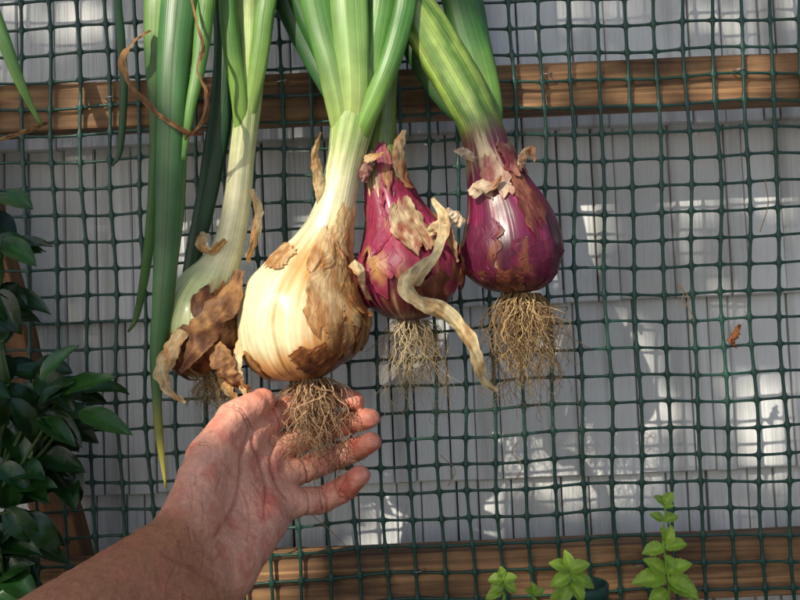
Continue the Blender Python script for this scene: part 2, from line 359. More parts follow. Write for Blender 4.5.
eD=empty('red_onion',W(512,245,0)); yD=-.002
spD=[(513,294,yD,7),(513,290,yD,26),(513,277,yD,43),(512,256,yD,51.5),(511,237,yD,50),(507,216,yD,43.5),(501,196,yD,35),(495,176,yD,28.5),(489,156,yD,24.5),(484,138,yD,22.5),(477,118,yD,22,20),(464,92,yD,23,16),(447,62,yD,24,13),(428,30,yD,23,11),(406,-5,yD,22,10),(385,-50,yD,20,9),(360,-190,.02,12,8)]
LD=Loft(spD,130,lump(.04,11,.008)); 
cD0=colred(150,292,lin(134,156,72),9,-.02,lin(118,26,66),lin(66,18,46),lin(164,72,104),.75)
def colD(th,py,p):
    c=cD0(th,py,p)
    if py<150:
        g=mix(lin(84,120,42),lin(142,168,78),.5+.5*math.sin(th*7+fb(p.x*30,p.z*30,0)*2)); c=mix(c,g,sst(140,112,py))
    return c
LD.build('bulb',110,colD,M_rskin,eD)
roots('root_tuft',522,295,-.002,42,128,180,eD,15,drift=(.06,0),c1=(200,170,122),c2=(112,84,52))
for i,(pp,cc) in enumerate([
  ([(490,150,.010,8,6),(488,112,.014,15,8),(481,75,.016,16,8),(469,35,.018,17,8),(456,-10,.02,17,8),(440,-60,.02,16,8),(425,-190,.02,11,7)],col_leaf(lin(100,136,60),lin(66,112,50),30,110)),
  ([(492,130,.016,8,6),(490,85,.018,9,6),(482,50,.018,10,6),(474,10,.02,11,6),(466,-30,.02,11,6),(458,-190,.02,9,6)],col_leaf(lin(60,100,46),lin(44,90,44),30,110)),
  ([(480,130,.008,8,6),(454,104,.010,13,7),(430,72,.012,14,7),(412,40,.014,14,7),(392,0,.014,13,7),(380,-60,.02,12,7),(372,-190,.02,9,7)],col_leaf(lin(50,88,42),lin(42,82,40),30,110)),
  ]): Loft(pp,44,lump(.06,i*3+30)).build('leaf_%d'%(i+1),24,cc,M_leaf,eD)
pd=lambda s:(lambda u,t,p:mix(mix(lin(92,26,56),lin(124,36,72),.5+.5*fb(p.x*120,p.z*30,s,3)),lin(136,78,58),sst(.2,.8,fb(p.x*80+s,p.y*50,p.z*25,3)+t*.3)))
for i,(t0,t1,pa,pb,l,cc) in enumerate([(fr-.6,fr+.3,158,205,.003,ctan(lin(226,198,168),lin(160,70,70),2,.2)),(fr+.2,fr+.8,175,245,.0012,ctan(lin(170,112,84),lin(110,50,48),3)),(fr-1.2,fr-.3,225,290,.0018,pd(2)),(fr-.1,fr+1.1,245,292,.002,pd(8)),(fr-.9,fr+.2,268,292,.0012,ctan(lin(134,76,58),lin(76,32,32),6)),(fr+.3,fr+1.3,150,188,.002,ctan(lin(200,160,130),lin(140,60,66),7))]):
    peel(LD,'papery_peel_%d'%(i+1),t0,t1,vof(LD,pa),vof(LD,pb),l,cc,M_peel,eD,i*2.7+8,rag=.42,base=.0004+.00025*i)
for i,pp in enumerate([[(520,168,-.02,3,0),(524,157,-.026,5,20),(531,151,-.028,5,60),(534,162,-.028,2,80)],[(476,160,-.022,3,0),(464,152,-.026,5,10),(454,150,-.026,2,30)],[(470,195,-.028,5,10),(482,186,-.034,7,-10),(494,184,-.034,4,-30),(502,176,-.034,2,0)],[(462,225,-.02,6,0),(452,215,-.022,7,10),(447,208,-.02,2,30)]]):
    ribbon('torn_skin_%d'%(i+1),pp,ctan(lin(226,208,176),lin(176,126,92),i),M_dry,eD,nl=34,seed=i*1.3+40,crink=.0016)

# ---------------------------------------------------------------- hand and forearm (one continuous surface)
def rc(P,a,b,ra,rb):
    a=np.array(a,dtype=np.float32); b=np.array(b,dtype=np.float32)
    ba=b-a; l2=float(ba@ba); pa=P-a
    t=np.clip((pa@ba)/l2,0,1)
    d=np.sqrt(((pa-t[...,None]*ba)**2).sum(-1))
    return d-(ra+(rb-ra)*t)
def smin(a,b,k):
    h=np.clip(.5+.5*(b-a)/k,0,1); return b*(1-h)+a*h-k*h*(1-h)
wr=W(205,556,-.105); ds=W(60,672,-.22); el=wr+(ds-wr)*1.75
side=(wr-W(228,590,-.105)).normalized()
def Wp(p): return W(*p)
palm_p=[((192,532,-.10),(256,426,-.026),.018,.0115),((202,545,-.10),(274,449,-.016),.018,.0115),((212,557,-.10),(284,476,-.018),.018,.0115),((222,570,-.10),(285,503,-.032),.019,.012),
 ((190,527,-.104),(214,460,-.066),.0215,.0170),((226,570,-.106),(264,522,-.064),.0195,.0155)]
fingers=[
 [((256,426,-.026),.0112),((304,401,.012),.0098),((336,396,.014),.0090),((356,401,.002),.0073)],
 [((274,449,-.016),.0112),((324,429,.018),.0100),((354,421,.012),.0091),((371,418,-.004),.0075)],
 [((284,476,-.018),.0110),((332,459,.010),.0098),((358,449,.004),.0090),((372,442,-.012),.0075)],
 [((285,503,-.032),.0110),((321,500,-.018),.0101),((345,488,-.020),.0094),((360,475,-.030),.0078)],
 [((192,520,-.10),.019),((208,455,-.068),.0137),((235,418,-.044),.0126),((262,401,-.026),.0100)]]
res=.0016
lo=np.array([min(el.x,wr.x)-.06,el.y-.06,el.z-.06]); hi=np.array([W(385,440,0).x+.01,.04,W(300,370,0).z])
n=((hi-lo)/res).astype(int)+1
gx,gy,gz=[np.arange(n[i],dtype=np.float32)*res+lo[i] for i in range(3)]
P=np.stack(np.meshgrid(gx,gy,gz,indexing='ij'),-1).astype(np.float32)
so=np.array(side)
d=rc(P,np.array(wr)+so*.013,np.array(el)+so*.012,.0250,.040)
d=smin(d,rc(P,np.array(wr)-so*.013,np.array(el)-so*.012,.0240,.040),.012)
for a,b,ra,rb in palm_p: d=smin(d,rc(P,Wp(a),Wp(b),ra,rb),.008)
hc=np.array(W(247,484,-.100)); d=-smin(-d,np.sqrt(((P-hc)**2).sum(-1))-.025,.014)
full=d.copy()
ix0=int((W(150,0,0).x-lo[0])/res); iy0=int((-.13-lo[1])/res); iz0=int((W(0,575,0).z-lo[2])/res)
Ps=P[ix0:,iy0:,iz0:]; dsub=d[ix0:,iy0:,iz0:]; fs=full[ix0:,iy0:,iz0:]
for fg in fingers:
    df=None
    for si,((a,ra),(b,rb)) in enumerate(zip(fg[:-1],fg[1:])):
        q=rc(Ps,Wp(a),Wp(b),ra,rb); df=q if df is None else smin(df,q,.003)
        m_=(Wp(a)+Wp(b))/2+Vector((0,-.0022,.0)); q=rc(Ps,Wp(a).lerp(m_,.6)+Vector((0,-.001,0)),Wp(b).lerp(m_,.6)+Vector((0,-.001,0)),(ra+rb)/2*.93,(ra+rb)/2*.93)
        df=smin(df,q,.002)
    fs[...]=np.minimum(fs,smin(dsub,df,.006))
v=full; del P,Ps
ins=v<0
c=np.zeros(tuple(n-1),dtype=np.int8)
for i in (0,1):
    for j in (0,1):
        for k in (0,1): c+=ins[i:n[0]-1+i,j:n[1]-1+j,k:n[2]-1+k]
act=(c>0)&(c<8); idx=np.full(act.shape,-1,dtype=np.int64); ijk=np.argwhere(act); idx[act]=np.arange(len(ijk))
acc=np.zeros((len(ijk),3)); cnt=np.zeros(len(ijk))
cor=[(i,j,k) for i in (0,1) for j in (0,1) for k in (0,1)]
for a in cor:
    for ax in range(3):
        if a[ax]==0:
            b=list(a); b[ax]=1; A0=ijk+np.array(a); B0=ijk+np.array(b)
            va=v[A0[:,0],A0[:,1],A0[:,2]]; vb=v[B0[:,0],B0[:,1],B0[:,2]]
            m=(va<0)!=(vb<0); t=np.where(m,va/(va-vb+1e-20),0)
            acc[m]+=(A0+(B0-A0)*t[:,None])[m]; cnt[m]+=1
HV=acc/cnt[:,None]*res+lo
HF=[]
for ax in range(3):
    o=[0,0,0]; o[ax]=1; sl0=[slice(0,n[i]-o[i]) for i in range(3)]; sl1=[slice(o[i],n[i]) for i in range(3)]
    s0=ins[tuple(sl0)]; s1=ins[tuple(sl1)]
    e=np.argwhere(s0!=s1); u,w_=[(1,2),(2,0),(0,1)][ax]
    e=e[(e[:,u]>0)&(e[:,w_]>0)&(e[:,u]<n[u]-1)&(e[:,w_]<n[w_]-1)]
    sg=s0[e[:,0],e[:,1],e[:,2]]
    def cell(du,dw):
        q=e.copy(); q[:,u]-=du; q[:,w_]-=dw; return idx[q[:,0],q[:,1],q[:,2]]
    q=np.stack([cell(1,1),cell(0,1),cell(0,0),cell(1,0)],1); q[~sg]=q[~sg][:,::-1]
    HF.append(q)
HF=np.vstack(HF); HF=HF[(HF>=0).all(1)]
me=bpy.data.meshes.new('t'); me.from_pydata(HV.tolist(),[],HF.tolist()); ob=bpy.data.objects.new('t',me); sc.collection.objects.link(ob)
sm=ob.modifiers.new('s','SMOOTH'); sm.factor=.5; sm.iterations=3
sb=ob.modifiers.new('b','SUBSURF'); sb.levels=1; sb.render_levels=1
dg=bpy.context.evaluated_depsgraph_get(); me2=bpy.data.meshes.new_from_object(ob.evaluated_get(dg)); bpy.data.objects.remove(ob)
nv=len(me2.vertices); co=np.empty(nv*3); me2.vertices.foreach_get('co',co); co=co.reshape(-1,3)
nr_=np.array([tuple(x.vector) for x in me2.vertex_normals])
disp=np.zeros(nv); crs=np.zeros(nv); red=np.zeros(nv)
for fi,fg in enumerate(fingers):
    for ji in (0,1,2):
        j=np.array(Wp(fg[ji][0])); nx=np.array(Wp(fg[ji+1][0])); pv=np.array(Wp(fg[max(ji-1,0)][0]))
        dr=(nx-(pv if ji else j)); dr/=np.linalg.norm(dr)
        if fi==4 and ji==0: continue
        offs=[0.014] if ji==0 else [-.0011,.0013]
        for of in offs:
            ax_=(co-j)@dr-of+.0006*np.sin(co[:,0]*900+fi); rr=np.linalg.norm(co-j,axis=1)
            w=np.exp(-(ax_/.0008)**2)*np.clip((.017 if ji else .021)-rr,0,.003)/.003*np.clip(-nr_[:,1]*1.5+.4,0,1)
            crs=np.maximum(crs,w)
    tp=np.array(Wp(fg[3][0])); red=np.maximum(red,np.exp(-(np.linalg.norm(co-tp,axis=1)/.018)**2))
def pline(pts):
    q=np.array([tuple(W(*p)) for p in pts]); q=crom(q,40)[:,[0,2]]
    return np.min(np.linalg.norm(co[:,None,[0,2]].astype(np.float32)-q[None].astype(np.float32),axis=2),axis=1)
pm=np.clip(.1-nr_[:,1],0,.3)/.3*(co[:,1]<.0)
lines=[([(248,434,-.05),(243,452,-.06),(238,478,-.08),(230,508,-.1),(217,534,-.12)],.0013,1.0),([(252,438,-.05),(256,460,-.06),(265,486,-.06),(268,510,-.06)],.0012,1.0),([(272,446,-.05),(269,464,-.05),(276,486,-.05),(286,500,-.05)],.0012,.9),
 ([(180,536,-.12),(202,553,-.12),(224,574,-.12)],.0013,.7),([(232,470,-.07),(248,500,-.07),(256,528,-.07)],.0009,.5)]
rc_=random.Random(8)
for q in range(26):
    a=rc_.uniform(200,265); b=rc_.uniform(445,555); an=rc_.uniform(.6,2.2); l=rc_.uniform(8,22)
    lines.append(([(a,b,-.07),(a+l*.5*math.cos(an)+1,b+l*.5*math.sin(an),-.07),(a+l*math.cos(an),b+l*math.sin(an),-.07)],.0006,.4))
for pts,wd_,am in lines:
    dd=pline(pts); crs=np.maximum(crs,np.exp(-(dd/wd_)**2)*pm*am)
for i in range(nv):
    x,y,z=co[i]; disp[i]=.0009*fb(x*80,y*80,z*80,3)
disp-=crs*.0012
co+=nr_*disp[:,None]
me2.vertices.foreach_set('co',co.ravel())
wrv=np.array(wr); ad=np.array(el)-wrv; ad/=np.linalg.norm(ad)
ta=(co-wrv)@ad
palmc=lin(222,160,136); tanc=lin(172,114,82); redc=lin(206,106,90)
cols=np.ones((nv,4),dtype=np.float32)
for i in range(nv):
    x,y,z=co[i]; n1=fb(x*55,y*55,z*55,3); n2=fb(x*260,y*260,z*260,2)
    arm=sst(-.016,.035,ta[i]+.008*n1); back=sst(-.1,.6,nr_[i][1])
    c=mix(palmc,tanc,max(arm,back*.8)); c=mix(c,redc,.5*red[i]+.3*max(0,n1)+.35*(1-arm)*sst(.0,.5,n1))
    c=c*(1+.12*n2); c=mix(c,lin(150,70,56),crs[i]*.5)
    cols[i,:3]=c
at=me2.color_attributes.new('Col','FLOAT_COLOR','POINT'); at.data.foreach_set('color',cols.ravel())
me2.polygons.foreach_set('use_smooth',[True]*len(me2.polygons)); me2.materials.clear(); me2.materials.append(M_skin); me2.name='skin'
eH=empty('human_hand',wr); link(bpy.data.objects.new('palm_fingers_and_forearm',me2),eH)
hs=[]; rh=random.Random(4); cand=[i for i in range(0,nv,3) if ta[i]>.012 and nr_[i][2]>-.2]
for i in rh.sample(cand,min(520,len(cand))):
    p=Vector(co[i]); nn=Vector(nr_[i]); dd=(nn*.5+Vector(ad)*-.9+Vector((rh.uniform(-.4,.4),rh.uniform(-.4,.4),-.2))).normalized()
    L_=rh.uniform(.004,.010); hs.append(([p,p+dd*L_*.5+nn*.0004,p+dd*L_+Vector((0,0,-.001))],[.00007,.00006,.00002],lin(130,92,56)))
tubes('arm_hair',hs,M_root,eH,3)

# ---------------------------------------------------------------- netting
def wob(x,z):
    dx=.0016*np.sin(z*9+1)+.0011*np.sin(z*31+x*8)+.0007*np.sin(x*57+z*41)
    dz=.0022*np.sin(x*7+.6)+.0011*np.sin(x*27+z*9)+.0007*np.sin(x*61+z*33)
    dy=.0022*np.sin(x*8+z*6)+.0012*np.sin(x*31-z*17)
    return dx,dy,dz
gy0=.0545; px_=.0242; pz_=.0226
xs=np.arange(-26,27)*px_+.004; zs=np.arange(0,47)*pz_+.02
V=[];F=[]
def strand(vert,fixed,span,nodes):
    sub=8; t=np.linspace(span[0],span[1],(len(nodes)-1)*sub+1); pitch=pz_ if vert else px_
    ph=np.abs(((t-nodes[0])/pitch+.5)%1-.5)
    w=(.00145 if vert else .00120)+.0020*np.exp(-(ph/.10)**2); th=.0012+.0007*np.exp(-(ph/.10)**2)
    x=np.full_like(t,fixed) if vert else t; z=t if vert else np.full_like(t,fixed)
    dx,dy,dz=wob(x,z); x=x+dx; z=z+dz; y=gy0+dy+(0 if vert else .0006)
    base=len(V); ns=8
    for i in range(len(t)):
        for j in range(ns):
            a=2*math.pi*(j+.5)/ns; q=w[i]*math.cos(a); r=th[i]*math.sin(a)
            V.append((x[i]+q,y[i]+r,z[i]) if vert else (x[i],y[i]+r,z[i]+q))
    for i in range(len(t)-1):
        for j in range(ns):
            k=(j+1)%ns; F.append((base+i*ns+j,base+i*ns+k,base+(i+1)*ns+k,base+(i+1)*ns+j))
for x in xs: strand(True,x,(zs[0],zs[-1]),zs)
for z in zs: strand(False,z,(xs[0],xs[-1]),xs)
M_net=make_mat('green_plastic',.42,None,nscale=300,nbump=.3,ncol=.3,base=lin(30,68,58)); 
mesh_from('plastic_mesh_netting',V,F,None,None,M_net,None)

# ---------------------------------------------------------------- timber rails
def wood_mat(name,c1,c2,axis,rough=.75):
    m=bpy.data.materials.new(name); m.use_nodes=True; nt=m.node_tree; N=nt.nodes; L=nt.links; b=N['Principled BSDF']; b.inputs['Roughness'].default_value=rough
    tc=N.new('ShaderNodeTexCoord'); mp=N.new('ShaderNodeMapping'); s=[110,110,110]; s[axis]=4.5; mp.inputs['Scale'].default_value=s
    L.new(tc.outputs['Object'],mp.inputs[0]); nz=N.new('ShaderNodeTexNoise'); nz.inputs['Scale'].default_value=1; nz.inputs['Detail'].default_value=8; nz.inputs['Distortion'].default_value=1.2
    L.new(mp.outputs[0],nz.inputs['Vector'])
    n2=N.new('ShaderNodeTexNoise'); n2.inputs['Scale'].default_value=22; n2.inputs['Detail'].default_value=5; L.new(tc.outputs['Object'],n2.inputs['Vector'])
    r=N.new('ShaderNodeValToRGB'); r.color_ramp.elements[0].position=.32; r.color_ramp.elements[0].color=(*c1,1); r.color_ramp.elements[1].position=.66; r.color_ramp.elements[1].color=(*c2,1)
    L.new(nz.outputs['Fac'],r.inputs[0])
    mr=N.new('ShaderNodeMapRange'); mr.inputs['From Min'].default_value=.3; mr.inputs['From Max'].default_value=.7; mr.inputs['To Min'].default_value=.5; mr.inputs['To Max'].default_value=1.2
    L.new(n2.outputs['Fac'],mr.inputs[0]); sv=N.new('ShaderNodeVectorMath'); sv.operation='SCALE'; L.new(r.outputs[0],sv.inputs[0]); L.new(mr.outputs[0],sv.inputs['Scale']); L.new(sv.outputs[0],b.inputs['Base Color'])
    bp=N.new('ShaderNodeBump'); bp.inputs['Strength'].default_value=.8; bp.inputs['Distance'].default_value=.002; L.new(nz.outputs['Fac'],bp.inputs['Height']); L.new(bp.outputs[0],b.inputs['Normal'])
    return m
M_wood=wood_mat('weathered_timber',lin(88,62,42),lin(168,128,88),0)
M_woodv=wood_mat('weathered_upright_shaded',lin(80,52,32),lin(146,104,66),2)  # upright grain; darkened to put the brace's shade into the colour
def board(name,cx,cy,cz,lx,ly,lz,mat,parent=None,rot=0,bev=.002,seg=60):
    long=0 if lx>lz else 2
    V=[];F=[]; ring=[(-1,-1),(1,-1),(1,1),(-1,1)]
    for i in range(seg+1):
        t=i/seg*2-1
        for a,b in ring:
            e=.0007*fb(t*9,a*3+cx,b*3+cz,3)
            if long==0: V.append((t*lx/2,a*ly/2+e,b*lz/2+e))
            else: V.append((a*lx/2+e,b*ly/2+e,t*lz/2))
    for i in range(seg):
        for j in range(4):
            k=(j+1)%4; f=(i*4+j,i*4+k,(i+1)*4+k,(i+1)*4+j); F.append(f if long==2 else f[::-1])
    F.append((0,1,2,3)); F.append(tuple(seg*4+j for j in (3,2,1,0)))
    o=mesh_from(name,V,F,None,None,mat,parent,smooth=False); o.location=(cx,cy,cz); o.rotation_euler=(0,rot,0)
    if parent: o.matrix_parent_inverse=Matrix.Translation(parent.location).inverted()
    b=o.modifiers.new('bevel','BEVEL'); b.width=bev; b.segments=2; b.limit_method='ANGLE'
    return o
yr=.0605
t1=W(700,56,yr).z; t0=W(700,103,yr).z
board('wooden_fence_rail',0,yr+.018,(t0+t1)/2,2.2,.036,t1-t0,M_wood)
b1=W(600,545,yr).z; b0=W(600,604,yr).z
board('wooden_fence_rail',0,yr+.018,(b0+b1)/2,2.2,.036,b1-b0,M_wood)
pa=W(-8,270,yr+.05); pb=W(78,600,yr+.05); L_=(pa-pb).length+.3
board('wooden_brace',(pa.x+pb.x)/2,yr+.055,(pa.z+pb.z)/2,.036,.03,L_,M_woodv,rot=math.atan2(pa.x-pb.x,pa.z-pb.z))
for x in (-1.05,1.05): board('wooden_fence_post',x,yr+.063,.6,.05,.05,1.24,M_woodv)
M_met=make_mat('staple_steel',.35,None,base=(.45,.45,.45)); M_met.node_tree.nodes['Principled BSDF'].inputs['Metallic'].default_value=1
st=[]
for (a,b) in [(547,75),(282,82),(110,98),(740,70),(640,566),(420,572)]:
    p=W(a,b,.0525); q=[p+Vector((-.004,.008,.0)),p+Vector((-.004,-.0015,0)),p+Vector((.004,-.0015,.001)),p+Vector((.004,.008,.001))]
    st.append((q,[.0006]*4,np.array((.5,.5,.5))))
tubes('fence_staples',st,M_met,None,6)

# ---------------------------------------------------------------- shake siding
yw=.165
def siding_mat():
    m=bpy.data.materials.new('white_painted_shakes'); m.use_nodes=True; nt=m.node_tree; N=nt.nodes; L=nt.links; b=N['Principled BSDF']; b.inputs['Roughness'].default_value=.6
    tc=N.new('ShaderNodeTexCoord'); mp=N.new('ShaderNodeMapping'); mp.inputs['Scale'].default_value=(190,60,5); L.new(tc.outputs['Object'],mp.inputs[0])
    nz=N.new('ShaderNodeTexNoise'); nz.inputs['Scale'].default_value=1; nz.inputs['Detail'].default_value=6; nz.inputs['Distortion'].default_value=.4; L.new(mp.outputs[0],nz.inputs['Vector'])
    n2=N.new('ShaderNodeTexNoise'); n2.inputs['Scale'].default_value=9; n2.inputs['Detail'].default_value=6; L.new(tc.outputs['Object'],n2.inputs['Vector'])
    mp3=N.new('ShaderNodeMapping'); mp3.inputs['Scale'].default_value=(60,20,2.2); L.new(tc.outputs['Object'],mp3.inputs[0])
    n3=N.new('ShaderNodeTexNoise'); n3.inputs['Scale'].default_value=1; n3.inputs['Detail'].default_value=5; L.new(mp3.outputs[0],n3.inputs['Vector'])
    at=N.new('ShaderNodeAttribute'); at.attribute_name='Col'
    r=N.new('ShaderNodeValToRGB'); r.color_ramp.elements[0].position=.3; r.color_ramp.elements[0].color=(.80,.79,.76,1); r.color_ramp.elements[1].position=.6; r.color_ramp.elements[1].color=(1,1,1,1); L.new(n2.outputs['Fac'],r.inputs[0])
    r3=N.new('ShaderNodeValToRGB'); r3.color_ramp.elements[0].position=.3; r3.color_ramp.elements[0].color=(.66,.65,.63,1); r3.color_ramp.elements[1].position=.50; r3.color_ramp.elements[1].color=(1,1,1,1); L.new(n3.outputs['Fac'],r3.inputs[0])
    m1=N.new('ShaderNodeMix'); m1.data_type='RGBA'; m1.blend_type='MULTIPLY'; m1.inputs[0].default_value=1; L.new(at.outputs['Color'],m1.inputs[6]); L.new(r.outputs[0],m1.inputs[7])
    m2=N.new('ShaderNodeMix'); m2.data_type='RGBA'; m2.blend_type='MULTIPLY'; m2.inputs[0].default_value=1; L.new(m1.outputs[2],m2.inputs[6]); L.new(r3.outputs[0],m2.inputs[7])
    L.new(m2.outputs[2],b.inputs['Base Color'])
    bp=N.new('ShaderNodeBump'); bp.inputs['Strength'].default_value=.9; bp.inputs['Distance'].default_value=.003; L.new(nz.outputs['Fac'],bp.inputs['Height']); L.new(bp.outputs[0],b.inputs['Normal'])
    return m
M_sid=siding_mat()
kz=S*(D+yw)/D; ch=172*kz; zref=W(700,297,yw).z
V=[];F=[];C=[]; rs=random.Random(21)
nc0=int((zref)/ch)+1
for ci in range(-nc0,9):
    zb=zref+ci*ch; x=-1.5+rs.uniform(0,.03)
    while x<1.5:
        w=rs.choice([.018,.024,.03,.036,.05])*rs.uniform(.85,1.2); g=rs.choice([.0008,.0012,.0022])
        z0=zb+rs.uniform(-.0009,.0009); z1=zb+ch+.012; yt=rs.uniform(-.0014,.0012)
        x0,x1=x+g/2,x+w-g/2; b=len(V); e=.0014
        for zz,yf in ((z0,-.010+yt),(z0+.0015,-.0120+yt),(z1,-.001+yt)):
            V+=[(x0,yw+.012,zz),(x0,yw+yf+e,zz),(x0+e,yw+yf,zz),(x1-e,yw+yf,zz),(x1,yw+yf+e,zz),(x1,yw+.012,zz)]
        for r_ in (0,1):
            for j in range(5): F.append((b+r_*6+j,b+r_*6+j+1,b+r_*6+6+j+1,b+r_*6+6+j))
        F.append((b+5,b+4,b+3,b+2,b+1,b)); F.append(tuple(b+12+j for j in range(6)))
        t=rs.uniform(.70,.82); C+=[(t*.955,t*.985,t*1.0)]*18
        x+=w
mesh_from('white_shingle_wall',V,F,None,C,M_sid,None,smooth=False)
board('wall_sheathing',0,yw+.03,.9,3.1,.03,1.9,M_sid,bpy.data.objects['white_shingle_wall'])
shc=bpy.data.objects['wall_sheathing'].data; a=shc.color_attributes.new('Col','FLOAT_COLOR','POINT'); a.data.foreach_set('color',[.35,.35,.35,1]*len(shc.vertices))

# ---------------------------------------------------------------- leaves helper
def leafgeo(V,F,C,U,base,dr,nrm,L,Wd,droop,fold,c,seed,ser=0,nl=9,nw=6):
    dr=dr.normalized(); sd=dr.cross(nrm).normalized(); nm=sd.cross(dr).normalized(); b=len(V); p=base.copy(); ang=0
    for i in range(nl+1):
        t=i/nl; hw=Wd*.5*(math.sin(math.pi*min(t**.75,1))**.85 if 0<t<1 else 0)+.0001
        if ser and 0<t<1: hw*=1+ser*(1 if i%2 else -1)
        ang=droop*t; dd=dr*math.cos(ang)-nm*math.sin(ang); nn=nm*math.cos(ang)+dr*math.sin(ang)
        if i: p=p+dd*(L/nl)
        for j in range(nw+1):
            u=j/nw*2-1
            q=p+sd*u*hw+nn*(abs(u)*hw*fold+.08*Wd*fb(u*2+seed,t*4,seed,2)-.04*Wd*math.cos(t*24+abs(u)*4)*abs(u)*(1-abs(u)))
            V.append(q); C.append(c*(1.25-.3*min(1,abs(u)*3))*(1+.2*fb(q.x*60,q.z*60,seed,2)))
    for i in range(nl):
        for j in range(nw):
            F.append((b+i*(nw+1)+j,b+i*(nw+1)+j+1,b+(i+1)*(nw+1)+j+1,b+(i+1)*(nw+1)+j))
            for x_,y_ in ((j,i),(j+1,i),(j+1,i+1),(j,i+1)): U.append((x_/nw,y_/nl))

eP=empty('pepper_plant',Vector((W(20,400,0).x,-.02,0.0)))
V=[];F=[];C=[];U=[]; rp=random.Random(9); tw=[]
base=Vector((W(-40,400,0).x,-.03,0.0))
def twig(a,b,r0,r1,c=lin(60,84,38),bow=.02):
    pts=[]; 
    for i in range(9):
        t=i/8; pts.append(a.lerp(b,t)+Vector((bow*math.sin(math.pi*t)*rp.uniform(.8,1.2),0,bow*.3*math.sin(math.pi*t))))
    tw.append((pts,[r0+(r1-r0)*i/8 for i in range(9)],c))
hub=W(-30,520,-.01); twig(base,hub,.006,.005)
hub2=W(-25,330,-.0); twig(hub,hub2,.005,.003)
cl=[((2,205),3),((8,248),5),((0,290),5),((4,325),4),((10,350),4),((12,400),7),((44,385),6),((34,420),7),((58,420),6),((78,422),3),((16,440),8),((44,452),6),((62,468),4),((12,480),8),((80,400),2),((4,520),8),((6,560),9),((22,520),5),((10,590),8)]
for (cx,cy),nn in cl:
    tip=W(cx-6,cy-6,rp.uniform(-.01,.025)); src=hub if cy>340 else hub2
    twig(src,tip,.0022,.0012,bow=.008)
    for k in range(nn):
        a=rp.uniform(-.9,2.4) if k%2 else rp.uniform(-2.8,.3)
        dr=Vector((math.cos(a),rp.uniform(-.7,.2),math.sin(a)*.8-.15)); nr2=Vector((rp.uniform(-.7,.5),-.7,.8))
        leafgeo(V,F,C,U,tip+Vector((rp.uniform(-.010,.008),rp.uniform(-.012,.014),rp.uniform(-.010,.010))),dr,nr2,rp.uniform(.030,.050),rp.uniform(.015,.024),rp.uniform(.3,1.2),rp.uniform(.2,.6),lin(34,70,26)*rp.uniform(.45,1.1),rp.random()*50)  # base green kept dark, standing in for shadow among the leaves
for (cx,cy,tx,ty) in [(78,412,132,430),(60,392,112,372),(0,195,32,205),(0,240,36,262),(40,380,72,342)]:
    p=W(cx,cy,-.02); q=W(tx,ty,-.03); leafgeo(V,F,C,U,p,q-p,Vector((0,-.7,.8)),(q-p).length,.020,.25,.3,lin(46,86,32),cx)
mesh_from('leaves',V,F,U,C,M_plant,eP); tubes('stems',tw,M_root,eP,6)

M_soil=make_mat('soil',.95,None,nscale=120,nbump=1,ncol=.5,base=lin(70,52,38),dist=.006)
ePl=empty('planter_box',Vector((.0,-.09,.09)))
board('front_board',0,-.215,.09,1.9,.02,.18,M_wood,ePl); board('back_board',0,.035,.09,1.9,.02,.18,M_wood,ePl)
for x in(-.94,.94): board('end_board',x,-.09,.09,.02,.228,.176,M_woodv,ePl)
V=[];F=[]
for i in range(61):
    for j in range(13):
        x=-.92+1.84*i/60; y=-.203+.226*j/12; V.append((x,y,.150+.012*fb(x*15,y*15,0,4)))
for i in range(60):
    for j in range(12): F.append((i*13+j,(i+1)*13+j,(i+1)*13+j+1,i*13+j+1))
mesh_from('planter_soil',V,F,None,None,M_soil,ePl)

def seedling(px,top,bot_y,y,whorls,seed,cc):
    e=empty('seedling_plant',Vector((W(px,600,y).x,y,.15))); rs2=random.Random(seed)
    a=Vector((W(px,600,y).x,y,.15)); b=W(px,600,y)+Vector((0,0,-.002)); c=W(top[0],top[1],y)
    pts=[a.lerp(b,i/5) for i in range(5)]+[b.lerp(c,i/8)+Vector((.0015*math.sin(i),0,0)) for i in range(9)]
    tubes('stem',[(pts,[.0014-.0007*i/13 for i in range(14)],lin(120,160,60))],M_root,e,7)
    V=[];F=[];C=[];U=[]
    for (lx,ly,L,ang,wd,ydir) in whorls:
        p=W(lx,ly,y); a_=math.radians(ang+rs2.uniform(-8,8)); dr=Vector((math.cos(a_),ydir+rs2.uniform(-.2,.2),math.sin(a_)))
        leafgeo(V,F,C,U,p,dr,Vector((.1+rs2.uniform(-.3,.3),-.75,.7)),L*S*rs2.uniform(.85,1.12),wd*S,rs2.uniform(.2,.9),rs2.uniform(.15,.5),cc*rs2.uniform(.8,1.15),rs2.random()*40,ser=.06,nl=14)
    mesh_from('leaves',V,F,U,C,M_seed,e); return e
yg=lin(150,184,66)
seedling(668,(663,500),600,-.03,[(664,504,16,60,11,-.3),(664,504,15,130,10,-.3),(663,506,12,10,9,-.6),(663,520,16,150,10,-.2),(664,520,17,30,11,-.3),
 (664,548,24,170,15,-.4),(665,548,22,20,15,-.4),(664,540,17,110,12,-.5),(666,545,19,75,12,-.2),(665,556,16,-40,12,-.7),(666,578,38,170,20,-.3),(667,580,38,-5,20,-.4),(667,582,34,-28,19,-.6),(666,574,28,135,17,-.2),(667,572,26,40,16,-.2),(667,590,26,200,15,-.6)],1,yg)
seedling(502,(503,574),600,-.03,[(503,580,17,160,12,-.3),(503,580,16,20,11,-.3),(503,578,13,90,9,-.2),(503,582,16,-150,11,-.5),(503,583,18,-25,12,-.5),(503,590,18,185,11,-.4)],2,yg*.95)
